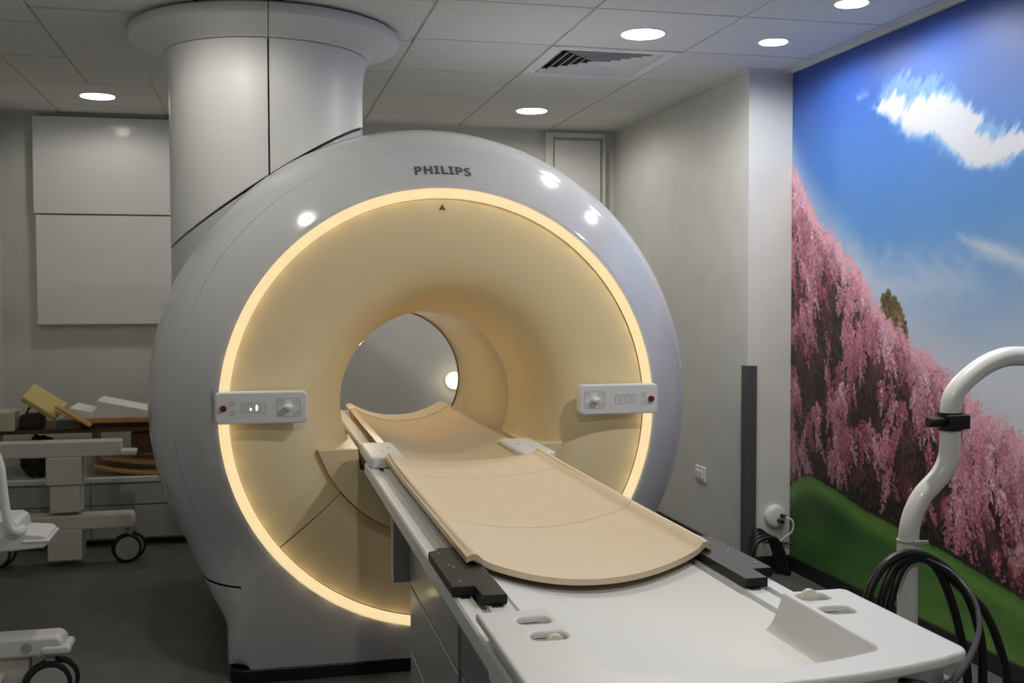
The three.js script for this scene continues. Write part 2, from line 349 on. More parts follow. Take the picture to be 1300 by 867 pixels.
  const basePix = (i, j) => {
    const Z = ZC - 0.004 - (i + 0.5) / W * span, Y = (j + 0.5) / Hh * (H - bb) + bb;
    const px = Z * 1.0;
    // sky with clouds
    let c = ramp(skyR, Y + 0.05 * (Z - 4) + 0.03 * fbm(px * 1.3, Y * 1.3, 2));
    const near = clamp((Y - pw(top, Z)) / 0.25);
    c = mix(mix(c, [200, 200, 214], 0.55), c, sstep(0, 1, near));
    if (Y > 1.1) {
      const wob = 0.03 * fbm(px * 7, Y * 9, 4);
      const above = sstep(-0.04, 0.05, Y - (1.985 + 0.36 * (Z - 3.85))), streak = lerp(0.012, 0.045, above) * fbm((Z + 0.9 * Y) * 13, (Y - 0.9 * Z) * 4, 3), w2 = 0.02 * fbm(px * 12, Y * 12, 3);
      c = mix(c, [136, 180, 220], 0.62 * sstep(-0.02, 0.04, dPoly(veil, Z, Y) + w2 + streak));
      c = mix(c, [204, 204, 212], 0.95 * sstep(-0.015, 0.028, dPoly(cloud1, Z, Y) + w2 * 0.7 + streak));
      c = mix(c, [196, 202, 214], 0.75 * sstep(-0.03, 0.035, dPoly(cloud2, Z, Y) + wob * 0.6));
      c = mix(c, [226, 232, 242], 0.6 * sstep(-0.02, 0.04, dPoly(cloud3, Z, Y) + wob * 0.5));
      c = mix(c, [205, 212, 222], 0.5 * sstep(-0.12, 0.12, dPoly(cloud4, Z, Y) + wob * 2));
    }
    // blossom
    const edge = pw(top, Z) + 0.05 * fbm(px * 8, Y * 8, 4) + 0.035 * fbm(px * 40, Y * 40, 2);
    const d = edge - Y;
    const gl = pw(grass, Z) + 0.006 * fbm(px * 20, 3, 2);
    if (Y < gl) {
      const g = 0.5 + 0.5 * fbm(px * 2.2 + Y * 3, Y * 7, 3), fine = fbm(px * 70, Y * 150, 2);
      const depth = gl - Y;
      c = mix([46, 94, 42], [124, 162, 72], clamp(0.18 + 0.75 * sstep(4.5, 3.2, Z) * sstep(0, 0.3, depth) * 0.8 + 0.5 * Math.exp(-Math.pow((depth - 0.045) / 0.04, 2)) + 0.35 * (g - 0.5)));
      c = mix(c, [16, 52, 26], 0.5 * sstep(0.02, 0.14, depth) * sstep(0.26, 0.1, depth) * sstep(3.9, 4.4, Z));
      const s = 1 + 0.22 * fine; c = [c[0] * s, c[1] * s, c[2] * s];
      c = mix(c, [30, 30, 22], 0.7 * sstep(0.012, 0, depth) * sstep(4.5, 4.2, Z));
    } else if (d > 0) {
      // shade of twigs and trunks behind the blossom
      const n = fbm(px * 30, Y * 22, 3), m = fbm(px * 6, Y * 4, 2);
      const under = mix(n > 0.1 ? [66, 38, 40] : [28, 20, 18], [130, 70, 88], clamp(0.04 + 0.8 * m + 0.9 * Math.exp(-d / 0.10)));
      c = mix(c, under, sstep(0.0, 0.16, d) * 0.95);
      const low = pw(hang, Z);
      if (Y < low) c = mix(c, n > 0.15 ? [58, 46, 30] : [24, 18, 16], sstep(0, 0.03, low - Y));
    }
    return c;
  };
  for (let j = 0; j < Hh; j++) for (let i = 0; i < W; i++) { const c = basePix(i, j), k = (j * W + i) * 3; buf[k] = c[0]; buf[k + 1] = c[1]; buf[k + 2] = c[2]; }
  // print ink in dabs: Z, Y and radius in metres on the sheet
  const ppm = W / span;
  const dab = (Z, Y, r, c, al) => {
    const x = (ZC - 0.004 - Z) * ppm, y = (Y - bb) / (H - bb) * Hh, R = r * ppm;
    for (let j = Math.max(0, Math.ceil(y - R)); j <= Math.min(Hh - 1, y + R); j++) for (let i = Math.max(0, Math.ceil(x - R)); i <= Math.min(W - 1, x + R); i++) {
      const q = Math.hypot(i - x, j - y) / R; if (q > 1) continue; const w = al * Math.min(1, 2.2 * (1 - q)), k = (j * W + i) * 3;
      for (let e = 0; e < 3; e++) buf[k + e] += (c[e] - buf[k + e]) * w;
    }
  };
  // dark evergreen crown behind the blossom
  for (let n = 0; n < 900; n++) { const a = rnd() * 2 * Math.PI, q = Math.sqrt(rnd()), y = q * Math.sin(a); dab(3.955 + 0.085 * q * Math.cos(a) + 0.05 * y, 1.19 + 0.135 * y + 0.02 * (rnd() - 0.5), 0.006 + 0.010 * rnd(), rnd() < 0.45 ? [122, 104, 58] : rnd() < 0.5 ? [86, 74, 44] : [52, 44, 30], 0.7); }
  // bare branches
  for (const b of branches) for (let i = 0; i < b.length - 1; i++) for (let k = 0; k < 90; k++) { const t = k / 90, Z = lerp(b[i][0], b[i + 1][0], t), Y = lerp(b[i][1], b[i + 1][1], t); dab(Z + 0.02 * fbm(Z * 9, Y * 9, 2), Y + 0.02 * fbm(Z * 9 + 4, Y * 9, 2), 0.005 + 0.004 * rnd(), [82, 46, 56], 0.5); }
  // hanging sprays of blossom, with dark gaps between the boughs
  const gaps = [[4.17, 0.84, 0.07, 0.11], [3.92, 0.98, 0.05, 0.08], [3.87, 0.72, 0.06, 0.10], [4.55, 0.83, 0.08, 0.07], [4.2, 0.58, 0.14, 0.05], [4.53, 1.2, 0.06, 0.06], [4.27, 1.16, 0.04, 0.07], [3.62, 0.62, 0.05, 0.09], [3.75, 0.55, 0.1, 0.05]];
  const pale = [240, 198, 212], midp = [208, 124, 148], deep = [142, 58, 74], dusky = [190, 140, 150], tan = [150, 112, 84];
  for (let n = 0; n < 3700; n++) {
    const Z = lerp(4.84, 1.25, Math.pow(rnd(), 1.35)), hi = pw(top, Z), lo = pw(hang, Z), f = rnd(), Y = lerp(lo + 0.03, hi + 0.01, Math.pow(f, 0.85));
    let hole = fbm(Z * 4.2 + 11, Y * 2.6 + 2, 3); for (const [hz, hy, a, b] of gaps) hole -= 0.75 * Math.exp(-Math.pow((Z - hz) / a, 2) - Math.pow((Y - 0.06 - hy) / b, 2));
    const depth = hi - Y, lit = fbm(Z * 3 + 31, Y * 3.4, 2);
    if (hole < -0.10 && depth > 0.10) continue;
    if (rnd() < 0.75 * sstep(0.22, -0.12, hole) && depth > 0.08) continue;
    const L = lerp(0.04, 0.17, rnd()) * (depth < 0.06 ? 0.5 : 1), lean = -0.75 + 1.1 * rnd(), m = 26 + Math.floor(rnd() * 36);
    let col = mix(mix(deep, midp, clamp(0.45 + 1.3 * lit + 0.7 * (rnd() - 0.5))), pale, clamp(0.5 * Math.exp(-depth / 0.12) + 0.75 * Math.pow(rnd(), 3) + 0.5 * hole));
    col = mix(col, dusky, 0.55 * sstep(0.85, 0.6, Y) * sstep(4.0, 4.5, Z));
    col = mix(col, tan, 0.5 * sstep(lo + 0.14, lo, Y) * rnd());
    for (let k = 0; k < m; k++) {
      const t = k / m, sp = 0.008 + 0.026 * Math.sin(Math.PI * Math.min(1, t * 1.3)), z2 = Z + lean * L * t + (rnd() + rnd() - 1) * sp, y2 = Y - L * t + (rnd() + rnd() - 1) * sp;
      if (y2 < pw(grass, z2) + 0.012 && z2 < 4.7) continue;
      const v = 0.80 + 0.34 * rnd() - 0.18 * t; dab(z2, y2, 0.004 + 0.0055 * rnd(), [col[0] * v, col[1] * v, col[2] * v], 0.8);
    }
  }
  // haze of single petals along the crown's edge
  for (let n = 0; n < 16000; n++) { const Z = lerp(4.84, 1.3, Math.pow(rnd(), 1.2)), Y = pw(top, Z) + 0.05 * fbm(Z * 8, 1, 3) + 0.045 * (rnd() + rnd() + rnd() - 1.7); dab(Z, Y, 0.003 + 0.0035 * rnd(), mix(midp, pale, rnd()), 0.4); }
  const tex = dataTex(W, Hh, (i, j) => { const k = (j * W + i) * 3; return [buf[k], buf[k + 1], buf[k + 2]]; });
  tex.wrapS = tex.wrapT = THREE.ClampToEdgeWrapping;
  const mm = box(XM - 0.004, XM, bb, H, Zr, ZC - 0.004, 0);
  // sheet with thickness; front face carries the print
  const p = mm.attributes.position, u = mm.attributes.uv;
  for (let i = 0; i < p.count; i++) u.setXY(i, (ZC - 0.004 + p.getZ(i)) / span, (p.getY(i) - bb) / (H - bb));
  single('wall_mural', mm, mat(0xffffff, 0.5, { map: tex }), 'wall-size photo mural of pink blossom trees, grass and blue sky', 'mural');
}

// ------------------------------------------------------------------ scanner
const CX = 0.64, CY = 0.92;
const polar = (r, phi, Z) => V(CX + r * Math.sin(phi), CY - r * Math.cos(phi), Z);
const scanner = thing('mri_scanner', 'large white ring-shaped scanner with a glowing ring and cream funnel', 'scanner', [CX, 0, 4.6]);
{
  const softmax = (a, b, k) => { const m = Math.max(a, b); return m + Math.log(Math.exp((a - m) / k) + Math.exp((b - m) / k)) * k; };
  const foot = 0.876;
  const outline = (circ, hw, phi) => {
    const s = Math.max(Math.abs(Math.sin(phi)), 1e-3), c = Math.cos(phi);
    let r = circ;
    if (c > 0.05) { const b = hw / s; r = b > circ * 2 ? b : softmax(circ, b, 0.011); if (c > 0.55) r = Math.min(r, foot / c); else r = lerp(circ, r, sstep(0.05, 0.55, c)); }
    return r;
  };
  const Rc = phi => outline(0.92, 0.672, phi), Ro = phi => outline(1.045, 0.748, phi);
  const legW = phi => sstep(0.46, 0.74, Math.cos(phi));        // 0 on the ring, 1 on the leg
  const ZcAt = phi => lerp(3.935, 3.806, legW(phi));
  const NPHI = 240;
  // front cover: from the glowing ring out to the crease
  const fc = grid(NPHI, 20, (u, v) => {
    const phi = -Math.PI + u * 2 * Math.PI, zc = ZcAt(phi);
    if (v > 0.951) return polar(Rc(phi) - 0.006, phi, zc + 0.02);
    if (v < 0.049) return polar(0.768, phi, 3.83);
    const s = (v - 0.05) / 0.9;
    const t = clamp(s), r = lerp(0.768, Rc(phi), t);
    return polar(r, phi, 3.786 + (zc - 3.786) * (0.78 * t + 0.22 * t * t) + 0.004 * (1 - sstep(0, 0.06, t)));
  }, true, true);
  part(scanner, 'front_cover', smooth(fc, 40), M.shell);
  // barrel and leg covers behind the crease
  const A = [[0.011, -0.06], [0.011, 0.02], [0.03, 0.16], [0.065, 0.36], [0.11, 0.54], [0.165, 0.70], [0.25, 0.84], [0.37, 0.94], [0.55, 1], [0.9, 1], [1.3, 1]];
  const B = [[0.006, -0.06], [0.006, 0.0], [0.009, 0.2], [0.014, 0.4], [0.024, 0.6], [0.038, 0.78], [0.058, 0.92], [0.09, 1], [0.3, 1], [0.8, 1], [1.3, 1]];
  const coverPt = (phi, v) => {
    const w = legW(phi), zc = ZcAt(phi), rc = Rc(phi), ro = Ro(phi), n = A.length - 1;
    const tail = [[5.30, 1], [5.38, 0.975], [5.42, 0.93], [5.44, 0.85]];
    const N = n + tail.length + 1, q = v * N, k = Math.min(Math.floor(q), N - 1), f = q - k;
    const at = i => {
      if (i <= n) return [lerp(rc, ro, lerp(A[i][1], B[i][1], w)), zc + lerp(A[i][0], B[i][0], w)];
      if (i <= n + tail.length) return [ro * tail[i - n - 1][1], tail[i - n - 1][0]];
      return [0.42, 5.45];
    };
    const a = at(k), b = at(k + 1);
    return polar(lerp(a[0], b[0], f), phi, lerp(a[1], b[1], f));
  };
  const nv = 30;
  // the seam between barrel and leg covers runs level, at one height
  const seamPhi = v => { let ph = 51 * RAD; for (let k = 0; k < 12; k++) { const p = coverPt(ph, v), r = Math.hypot(p.x - CX, p.y - CY); ph = Math.acos(clamp(0.60 / r, 0.05, 0.98)); } return Math.max(ph, 46 * RAD); }, gp = 0.0045;
  const barrel = grid(200, nv, (u, v) => coverPt(seamPhi(v) + gp + u * (2 * Math.PI - 2 * seamPhi(v) - 2 * gp), v), true);
  part(scanner, 'barrel_cover', smooth(barrel, 30), M.shell);
  const leg = grid(120, nv, (u, v) => coverPt((seamPhi(v) - gp) * (2 * u - 1), v), true);
  part(scanner, 'leg_cover', smooth(leg, 30), M.shell);
  // dark core seen through the joints
  const core = grid(NPHI, 4, (u, v) => { const phi = -Math.PI + u * 2 * Math.PI, r = Math.min(Rc(phi), Ro(phi)) - 0.03; return polar(v === 0 ? 0.76 : r, phi, v === 0 ? 3.86 : ZcAt(phi) + 0.04 + Math.max(0, v - 0.25) * 1.5); }, true, true);
  part(scanner, 'inner_frame', core, M.gap);
  const pl = rrect(CX - 0.742, CX + 0.742, 3.80, 5.3, 0.055);
  part(scanner, 'plinth', plan(pl, 0, foot < 1 ? CY - foot + 0.002 : 0.08, 0.004), M.plinth);

  // revolved sector from a front profile [r, Z] with thickness th
  function sector(prof, p0, p1, n, th) {
    const N = prof.length, loop = [...prof, ...prof.slice().reverse().map(([r, z]) => [r + 0.3 * th, z + th]), prof[0]];
    const g = grid(n, loop.length - 1, (u, v) => { const k = Math.round(v * (loop.length - 1)); return polar(loop[k][0], lerp(p0, p1, u), loop[k][1]); }, false);
    const caps = [p0, p1].map((ph, e) => grid(N - 1, 1, (u, v) => { const k = Math.round(u * (N - 1)); const [r, z] = prof[k]; return polar(r + v * 0.3 * th, ph, z + v * th); }, e === 0));
    return smooth(merge([g, ...caps]), 35);
  }
  function fine(pts, n) { const c = new THREE.CatmullRomCurve3(pts.map(p => new THREE.Vector3(p[0], p[1], 0)), false, 'catmullrom', 0.5); return c.getPoints(n).map(p => [p.x, p.y]); }
  const funnel = fine([[0.7295, 3.802], [0.65, 3.803], [0.57, 3.812], [0.50, 3.835], [0.44, 3.877], [0.395, 3.94], [0.362, 4.02], [0.342, 4.10], [0.336, 4.19], [0.335, 4.3]], 36);
  const cut = 51 * RAD;
  part(scanner, 'funnel', sector(funnel, cut + 0.003, 2 * Math.PI - cut - 0.003, 160, 0.01), M.cream, 'cream funnel round the bore');
  const lowProf = funnel.filter(p => p[0] > 0.466); { const k = funnel.findIndex(p => p[0] <= 0.4625), [a, b] = [funnel[k - 1], funnel[k]], t = (a[0] - 0.4625) / (a[0] - b[0]); lowProf.push([0.4625, lerp(a[1], b[1], t)]); }
  part(scanner, 'access_panel', sector(lowProf, -cut + 0.003, cut - 0.003, 60, 0.01), M.cream, 'cream lower access panel');
  // dock under the table: a circle segment that stands forward of the funnel
  const sg = new THREE.Shape(), a0 = Math.asin(0.135 / 0.459);
  sg.absarc(0, 0, 0.459, Math.PI + a0, 2 * Math.PI - a0, false); sg.lineTo(0.30, -0.135); sg.lineTo(0.29, -0.21); sg.lineTo(-0.29, -0.21); sg.lineTo(-0.30, -0.135); sg.closePath();
  part(scanner, 'table_dock', smooth(elev(sg, 3.835, 4.25, 0.006, 3).translate(CX, CY, 0), 35), M.cream);
  part(scanner, 'funnel_backing', new THREE.LatheGeometry([[0.462, 0], [0.74, 0], [0.74, 0.01], [0.462, 0.01], [0.462, 0]].map(p => new THREE.Vector2(...p)), 96).rotateX(-Math.PI / 2).translate(CX, CY, -3.885), M.gap);
  // bore
  const bp = [[0.335, 4.26], [0.333, 4.6], [0.333, 5.0], [0.333, 5.36], [0.338, 5.40], [0.36, 5.44], [0.42, 5.452], [0.45, 5.45]];
  part(scanner, 'bore_tube', smooth(sector(bp, 0, 2 * Math.PI, 96, 0.012), 30), M.bore);
  part(scanner, 'rear_rim', new THREE.TorusGeometry(0.333, 0.006, 10, 96).translate(CX, CY, -5.355), M.brown);
  // warm light strip along the upper side of the bore
  const strip = part(scanner, 'bore_light', tube([[CX - 0.235, CY + 0.222, 4.45], [CX - 0.235, CY + 0.222, 5.25]], 0.008, 8, 10), M.glow, 'warm light strip inside the bore');
  for (const Z of [4.55, 4.75, 4.95, 5.15]) { const l = new THREE.PointLight(new THREE.Color(1, 0.87, 0.64), 0.045, 0, 2); l.position.copy(V(CX - 0.215, CY + 0.20, Z)).sub(scanner.position); l.shadow.radius = 0.8; l.castShadow = true; l.name = 'bore_lamp'; scanner.add(l); }
  // glowing ring
  const ringP = [[0.7325, 3.80], [0.7335, 3.790], [0.739, 3.7855], [0.757, 3.7855], [0.7645, 3.790], [0.766, 3.80], [0.766, 3.83]];
  part(scanner, 'light_ring', smooth(sector(ringP, 0, 2 * Math.PI, 160, 0.004), 40), M.glow, 'warm glowing light ring');
  for (let k = 0; k < 40; k++) {
    const phi = (k + 0.5) / 40 * 2 * Math.PI, p = polar(0.746, phi, 3.755);
    const l = new THREE.PointLight(new THREE.Color(1, 0.74, 0.40), 0.0018, 0, 2); l.position.copy(p).sub(scanner.position); l.shadow.radius = 0.8; l.castShadow = true; l.name = 'ring_light'; scanner.add(l);
  }
  // maker's name on the front cover
  const font = await new FontLoader().loadAsync('fonts/droid/droid_sans_bold.typeface.json');
  const t01 = 0.44, lr = lerp(0.768, 0.92, t01), lz = 3.786 + 0.149 * (0.78 * t01 + 0.22 * t01 * t01);
  const tx = new TextGeometry('PHILIPS', { font, size: 0.043, depth: 0.0012, curveSegments: 4, bevelEnabled: false });
  tx.computeBoundingBox(); const bw = tx.boundingBox; tx.translate(-(bw.max.x + bw.min.x) / 2, -0.0215, 0); tx.scale(0.2 / (bw.max.x - bw.min.x), 1, 1);
  // bend the letters round the cone
  { const P = tx.attributes.position; for (let i = 0; i < P.count; i++) { const x = P.getX(i), y = P.getY(i), z = P.getZ(i); const t = t01 + y * 0.72 / 0.152, r = lerp(0.768, 0.92, t), zz = 3.786 + 0.149 * (0.78 * t + 0.22 * t * t), ph = Math.PI - x / r; const q = polar(r + z * 0.7 + 0.0008, ph - 0.005, zz - z * 0.7 - 0.0012); P.setXYZ(i, q.x, q.y, q.z); } tx.computeVertexNormals(); }
  part(scanner, 'logo', tx, M.ink, 'dark violet lettering');
  const tri = poly([[-0.011, 0], [0.011, 0], [0, 0.02]]);
  part(scanner, 'marker', elev(tri, 3.7995, 3.802, 0).translate(CX - 0.005, 1.613, 0), M.olive, 'small triangular mark');
  // sticker on the side of the ring by the left panel
  const stk = box(-0.004, 0.004, -0.055, 0.055, -0.0008, 0.0008, 0);
  stk.rotateY(-0.8); part(scanner, 'sticker', stk.translate(-0.147, 0.945, -3.80), M.print);
  // control panels
  for (const s of [-1, 1]) {
    const xo = s < 0 ? -0.135 : 1.408, xi = s < 0 ? 0.165 : 1.115, yc = 0.944, hh = 0.054;
    const x0 = Math.min(xo, xi), x1 = Math.max(xo, xi);
    const cp = part(scanner, 'control_panel', smooth(elev(rrect(x0, x1, yc - hh, yc + hh, 0.018), 3.742, 3.788, 0.006, 3), 40), M.panelWhite, s < 0 ? 'white control strip on the left of the ring' : 'white control strip on the right of the ring');
    const d = s < 0 ? 1 : -1, f = t => xo + d * t;
    part(cp, 'stop_button', [cyl(0.011, 0.010, 0.012, f(0.027), yc, 3.737, 'z', 24)], M.red, 'red stop button');
    const key = (x, y, w, h, m = M.print) => part(cp, 'key', elev(rrect(x - w / 2, x + w / 2, y - h / 2, y + h / 2, 0.003), 3.7405, 3.744, 0.0005, 1), m);
    const frame = (x, y, w, h) => { const o = rrect(x - w / 2, x + w / 2, y - h / 2, y + h / 2, 0.004); o.holes.push(rrect(x - w / 2 + 0.0014, x + w / 2 - 0.0014, y - h / 2 + 0.0014, y + h / 2 - 0.0014, 0.003)); part(cp, 'key_outline', elev(o, 3.7408, 3.743, 0), M.print); };
    frame(f(0.055), yc + 0.016, 0.016, 0.014); frame(f(0.055), yc - 0.016, 0.016, 0.014);
    for (let k = 0; k < 4; k++) frame(f(0.092 + k * 0.021), yc, 0.014, 0.034);
    if (s < 0) { key(f(0.1345), yc, 0.006, 0.018, M.led); key(f(0.115), yc - 0.004, 0.004, 0.007, M.led); }
    frame(f(0.238), yc, 0.076, 0.062);
    for (const [a, b] of [[-1, -1], [1, -1], [-1, 1], [1, 1]]) frame(f(0.238) + a * 0.024, yc + b * 0.019, 0.016, 0.012);
    part(cp, 'joystick', [cyl(0.012, 0.010, 0.016, f(0.238), yc, 3.736, 'z', 20), new THREE.SphereGeometry(0.013, 20, 12).scale(1.15, 0.9, 0.8).translate(f(0.238), yc, -3.727)], M.white);
  }
}

// ------------------------------------------------------------------ shroud column from the scanner to the ceiling
{
  const ax = 0.055, az = 4.60, r = 0.381, th = 0.012;
  const t = thing('service_column', 'wide white round column with flared top between scanner and ceiling', 'column', [ax, 1.2, az]);
  const cutY = x => 1.728 + 0.66 * x - 0.10 * x * x;     // sloping lower end over the barrel
  const at = (rad, ang, y) => V(ax + rad * Math.sin(ang), y, az - rad * Math.cos(ang));   // ang 0 faces the table
  const ytop = 2.268, gap = 0.009, rad = y => r + 0.022 * Math.pow(clamp((y - 2.13) / 0.138), 2.2);
  for (const s of [-1, 1]) {
    const a0 = s < 0 ? -Math.PI : gap, a1 = s < 0 ? -gap : Math.PI;
    const outer = grid(48, 12, (u, v) => { const a = lerp(a0, a1, u), b = cutY(ax + r * Math.sin(a)) + 0.006; const y = lerp(b, ytop - 0.002, v); return at(rad(y), a, y); }, false);
    const inner = grid(48, 12, (u, v) => { const a = lerp(a0, a1, u), b = cutY(ax + r * Math.sin(a)) + 0.006; const y = lerp(b, ytop - 0.002, v); return at(rad(y) - th, a, y); }, true);
    const rim = grid(48, 1, (u, v) => { const a = lerp(a0, a1, u); return at(r - th * v, a, cutY(ax + r * Math.sin(a)) + 0.006); }, true);
    const ends = [a0, a1].map((a, e) => grid(1, 1, (u, v) => at(r - th * u, a, lerp(cutY(ax + r * Math.sin(a)) + 0.006, ytop - 0.002, v)), e === 1));
    part(t, 'column_shell', merge([outer, inner, rim, ...ends]), M.column);
    // flared collar
    const prof = [[r - 0.012, ytop + 0.001], [r + 0.0205, ytop + 0.001], [r + 0.032, 2.281], [r + 0.052, 2.293], [r + 0.08, 2.304], [r + 0.11, 2.313], [r + 0.135, 2.321], [r + 0.147, 2.329], [r + 0.152, 2.340], [r + 0.151, 2.352], [r + 0.145, 2.364], [r + 0.132, 2.372], [r + 0.115, 2.375], [r - 0.02, 2.375]];
    const g2 = gap * 0.35;
    part(t, 'flared_collar', smooth(grid(48, prof.length - 1, (u, v) => { const p = prof[Math.round(v * (prof.length - 1))]; return at(p[0], s < 0 ? lerp(-Math.PI, -g2, u) : lerp(g2, Math.PI, u), p[1]); }, false), 30), M.column);
  }
  part(t, 'core', [new THREE.CylinderGeometry(r - 0.02, r - 0.02, 0.9, 48, 1, true).translate(ax, 1.95, -az)], M.gap);
  const neck = grid(96, 10, (u, v) => { const a = -Math.PI + u * 2 * Math.PI, b = cutY(ax + r * Math.sin(a)) - 0.006, low = 1.262; const y = lerp(low, b, v); const k = sstep(0.45, 0, v); return at(r + 0.05 * k * k, a, y); }, false, true);
  const nrim = grid(96, 1, (u, v) => { const a = -Math.PI + u * 2 * Math.PI; return at(r - 0.03 * v, a, cutY(ax + r * Math.sin(a)) - 0.006); }, false);
  part(scanner, 'column_neck', merge([neck, nrim]), M.shell);
  part(t, 'ceiling_gasket', new THREE.LatheGeometry([[0.40, 2.372], [0.485, 2.372], [0.485, 2.378], [0.40, 2.378]].map(p => new THREE.Vector2(...p)), 64).translate(ax, 0, -az), M.darkStuff);
}

// ------------------------------------------------------------------ patient table
const TY = 0.775;
const table = thing('patient_table', 'long white sliding patient table running into the bore', 'table', [CX, 0, 2.4]);
{
  // cross-section: rails with two grooves each side and a shallow dish between
  const half = (hw, grooves) => {
    const pts = [[hw, TY - 0.004], [hw - 0.004, TY]];
    if (grooves) pts.push([0.272, TY], [0.271, TY - 0.008], [0.257, TY - 0.008], [0.256, TY], [0.221, TY], [0.22, TY - 0.008], [0.206, TY - 0.008], [0.205, TY - 0.003]);
    else pts.push([0.205, TY - 0.003]);
    for (let k = 1; k < 12; k++) { const x = 0.205 * (1 - k / 12); pts.push([x, TY - 0.003 - 0.035 * (1 - Math.pow(x / 0.205, 2))]); }
    return pts;
  };
  const section = (hw, grooves, bot, inset) => {
    const h = half(hw, grooves), left = h.slice().reverse().map(([x, y]) => [-x, y]);
    const s = [...h, [0, TY - 0.038], ...left, [-hw, bot + 0.012], [-hw + inset, bot], [hw - inset, bot], [hw, bot + 0.012]];
    return poly(s.map(([x, y]) => [x + CX, y]));
  };
  part(table, 'tabletop', smooth(elev(section(0.303, true, TY - 0.045, 0.02), 1.30, 3.56, 0), 30), M.white);
  part(table, 'bore_slide', smooth(elev(section(0.279, false, TY - 0.032, 0.05), 3.56, 5.30, 0), 30), M.white);
  // dark strip under the slide's edge
  part(table, 'slide_seal', [box(CX - 0.292, CX - 0.270, TY - 0.04, TY - 0.022, 3.3, 4.25, 0.003)], M.gap);
  // body: side panels with seams
  const bx0 = CX - 0.22, bx1 = CX + 0.22;
  part(table, 'body', box(bx0 + 0.012, bx1 - 0.012, 0.07, TY - 0.05, 1.52, 3.08, 0.01), M.gap);
  for (const sgn of [-1, 1]) {
    const xa = sgn < 0 ? bx0 : bx1 - 0.02, xb = sgn < 0 ? bx0 + 0.02 : bx1;
    for (const [Z0, Z1] of [[1.5, 2.335], [2.343, 3.10]]) for (const [y0, y1] of [[0.09, 0.296], [0.302, 0.486], [0.492, TY - 0.046]])
      part(table, 'side_panel', box(xa + (Z0 < 2 ? 0.006 * (sgn < 0 ? 1 : 0) : 0), xb, y0, y1, Z0, Z1, 0.004), Z0 < 2 ? M.bodyDark : M.bodyGrey);
  }
  part(table, 'end_panel', [box(bx0 + 0.003, bx1 - 0.003, 0.09, TY - 0.046, 1.49, 1.51, 0.004)], M.bodyGrey);
  part(table, 'rear_panel', [box(bx0 + 0.003, bx1 - 0.003, 0.09, TY - 0.046, 3.085, 3.102, 0.004)], M.bodyGrey);
  part(table, 'plinth', box(bx0 + 0.02, bx1 - 0.02, 0, 0.085, 1.56, 3.05, 0.006), M.plinth);
  part(table, 'dock_bracket', box(CX - 0.266, CX + 0.266, 0.492, TY - 0.046, 3.12, 3.17, 0.006), M.bodyGrey);
  part(table, 'dock_arm', box(CX - 0.2, CX + 0.2, 0.56, TY - 0.046, 3.17, 3.82, 0.006), M.bodyDark);
  part(table, 'under_rail', [box(CX - 0.285, CX - 0.265, TY - 0.07, TY - 0.044, 1.7, 3.2, 0.004), box(CX + 0.265, CX + 0.285, TY - 0.07, TY - 0.044, 1.7, 3.2, 0.004)], M.bodyGrey);

  // U-shaped end board with four openings
  const zEnd = x => 1.308 - 0.048 * (1 - Math.pow(clamp(Math.abs(x - CX) / 0.29), 2));
  const u = new THREE.Shape(), ow = 0.314, Zf = 1.655;
  const outerPts = (ins) => {
    const w = ow - ins, p = [[CX - w, Zf]], cr = 0.03;
    for (let k = 0; k <= 6; k++) { const a = k / 6 * Math.PI / 2; p.push([CX - w + cr * (1 - Math.cos(a)), 1.34 + ins - cr * Math.sin(a)]); }
    for (let k = 1; k < 24; k++) { const x = CX - w + cr + k / 24 * (2 * w - 2 * cr); p.push([x, zEnd(x) + ins]); }
    for (let k = 6; k >= 0; k--) { const a = k / 6 * Math.PI / 2; p.push([CX + w - cr * (1 - Math.cos(a)), 1.34 + ins - cr * Math.sin(a)]); }
    p.push([CX + w, Zf - 0.01], [CX + w - 0.008, Zf], [CX + 0.202, Zf]); return p;
  };
  const inner = [[CX + 0.198, Zf - 0.004]];
  for (let k = 0; k <= 8; k++) { const a = k / 8 * Math.PI / 2; inner.push([CX + 0.198 - 0.03 * (1 - Math.cos(a)), 1.375 - 0.03 * Math.sin(a)]); }
  for (let k = 1; k < 12; k++) { const x = CX + 0.168 - k / 12 * 0.336; inner.push([x, 1.345 - 0.03 * (1 - Math.pow((x - CX) / 0.168, 2))]); }
  for (let k = 0; k <= 8; k++) { const a = (1 - k / 8) * Math.PI / 2; inner.push([CX - 0.198 + 0.03 * (1 - Math.cos(a)), 1.375 - 0.03 * Math.sin(a)]); }
  inner.push([CX - 0.198, Zf]);
  const shape = poly([...outerPts(0), ...inner]), lower = poly([...outerPts(0.02), ...inner]);
  // sloping inner wall with a rounded foot
  const rp = [[-0.0005, 0.815], [0.002, 0.806], [0.010, 0.786], [0.017, 0.772], [0.026, 0.762], [0.042, 0.756], [0.07, 0.748], [0.075, 0.742]];
  const nrm = inner.map((p, i) => { const a = inner[Math.max(0, i - 1)], b = inner[Math.min(inner.length - 1, i + 1)], dx = b[0] - a[0], dz = b[1] - a[1], l = Math.hypot(dx, dz); return [dz / l, -dx / l]; });
  const sgn = nrm[Math.floor(nrm.length / 2)][1] > 0 ? 1 : -1;
  const recess = grid(inner.length - 1, rp.length - 1, (u, v) => { const i = Math.round(u * (inner.length - 1)), k = Math.round(v * (rp.length - 1)); return V(inner[i][0] + sgn * nrm[i][0] * rp[k][0], rp[k][1], inner[i][1] + sgn * nrm[i][1] * rp[k][0]); });
  const holes = [[0.378, 0.428, 1.578, 1.616], [0.380, 0.432, 1.498, 1.538], [0.852, 0.902, 1.598, 1.640], [0.852, 0.902, 1.520, 1.562]];
  for (const h of holes) for (const q of [shape, lower]) q.holes.push(rrect(h[0], h[1], h[2], h[3], 0.013));
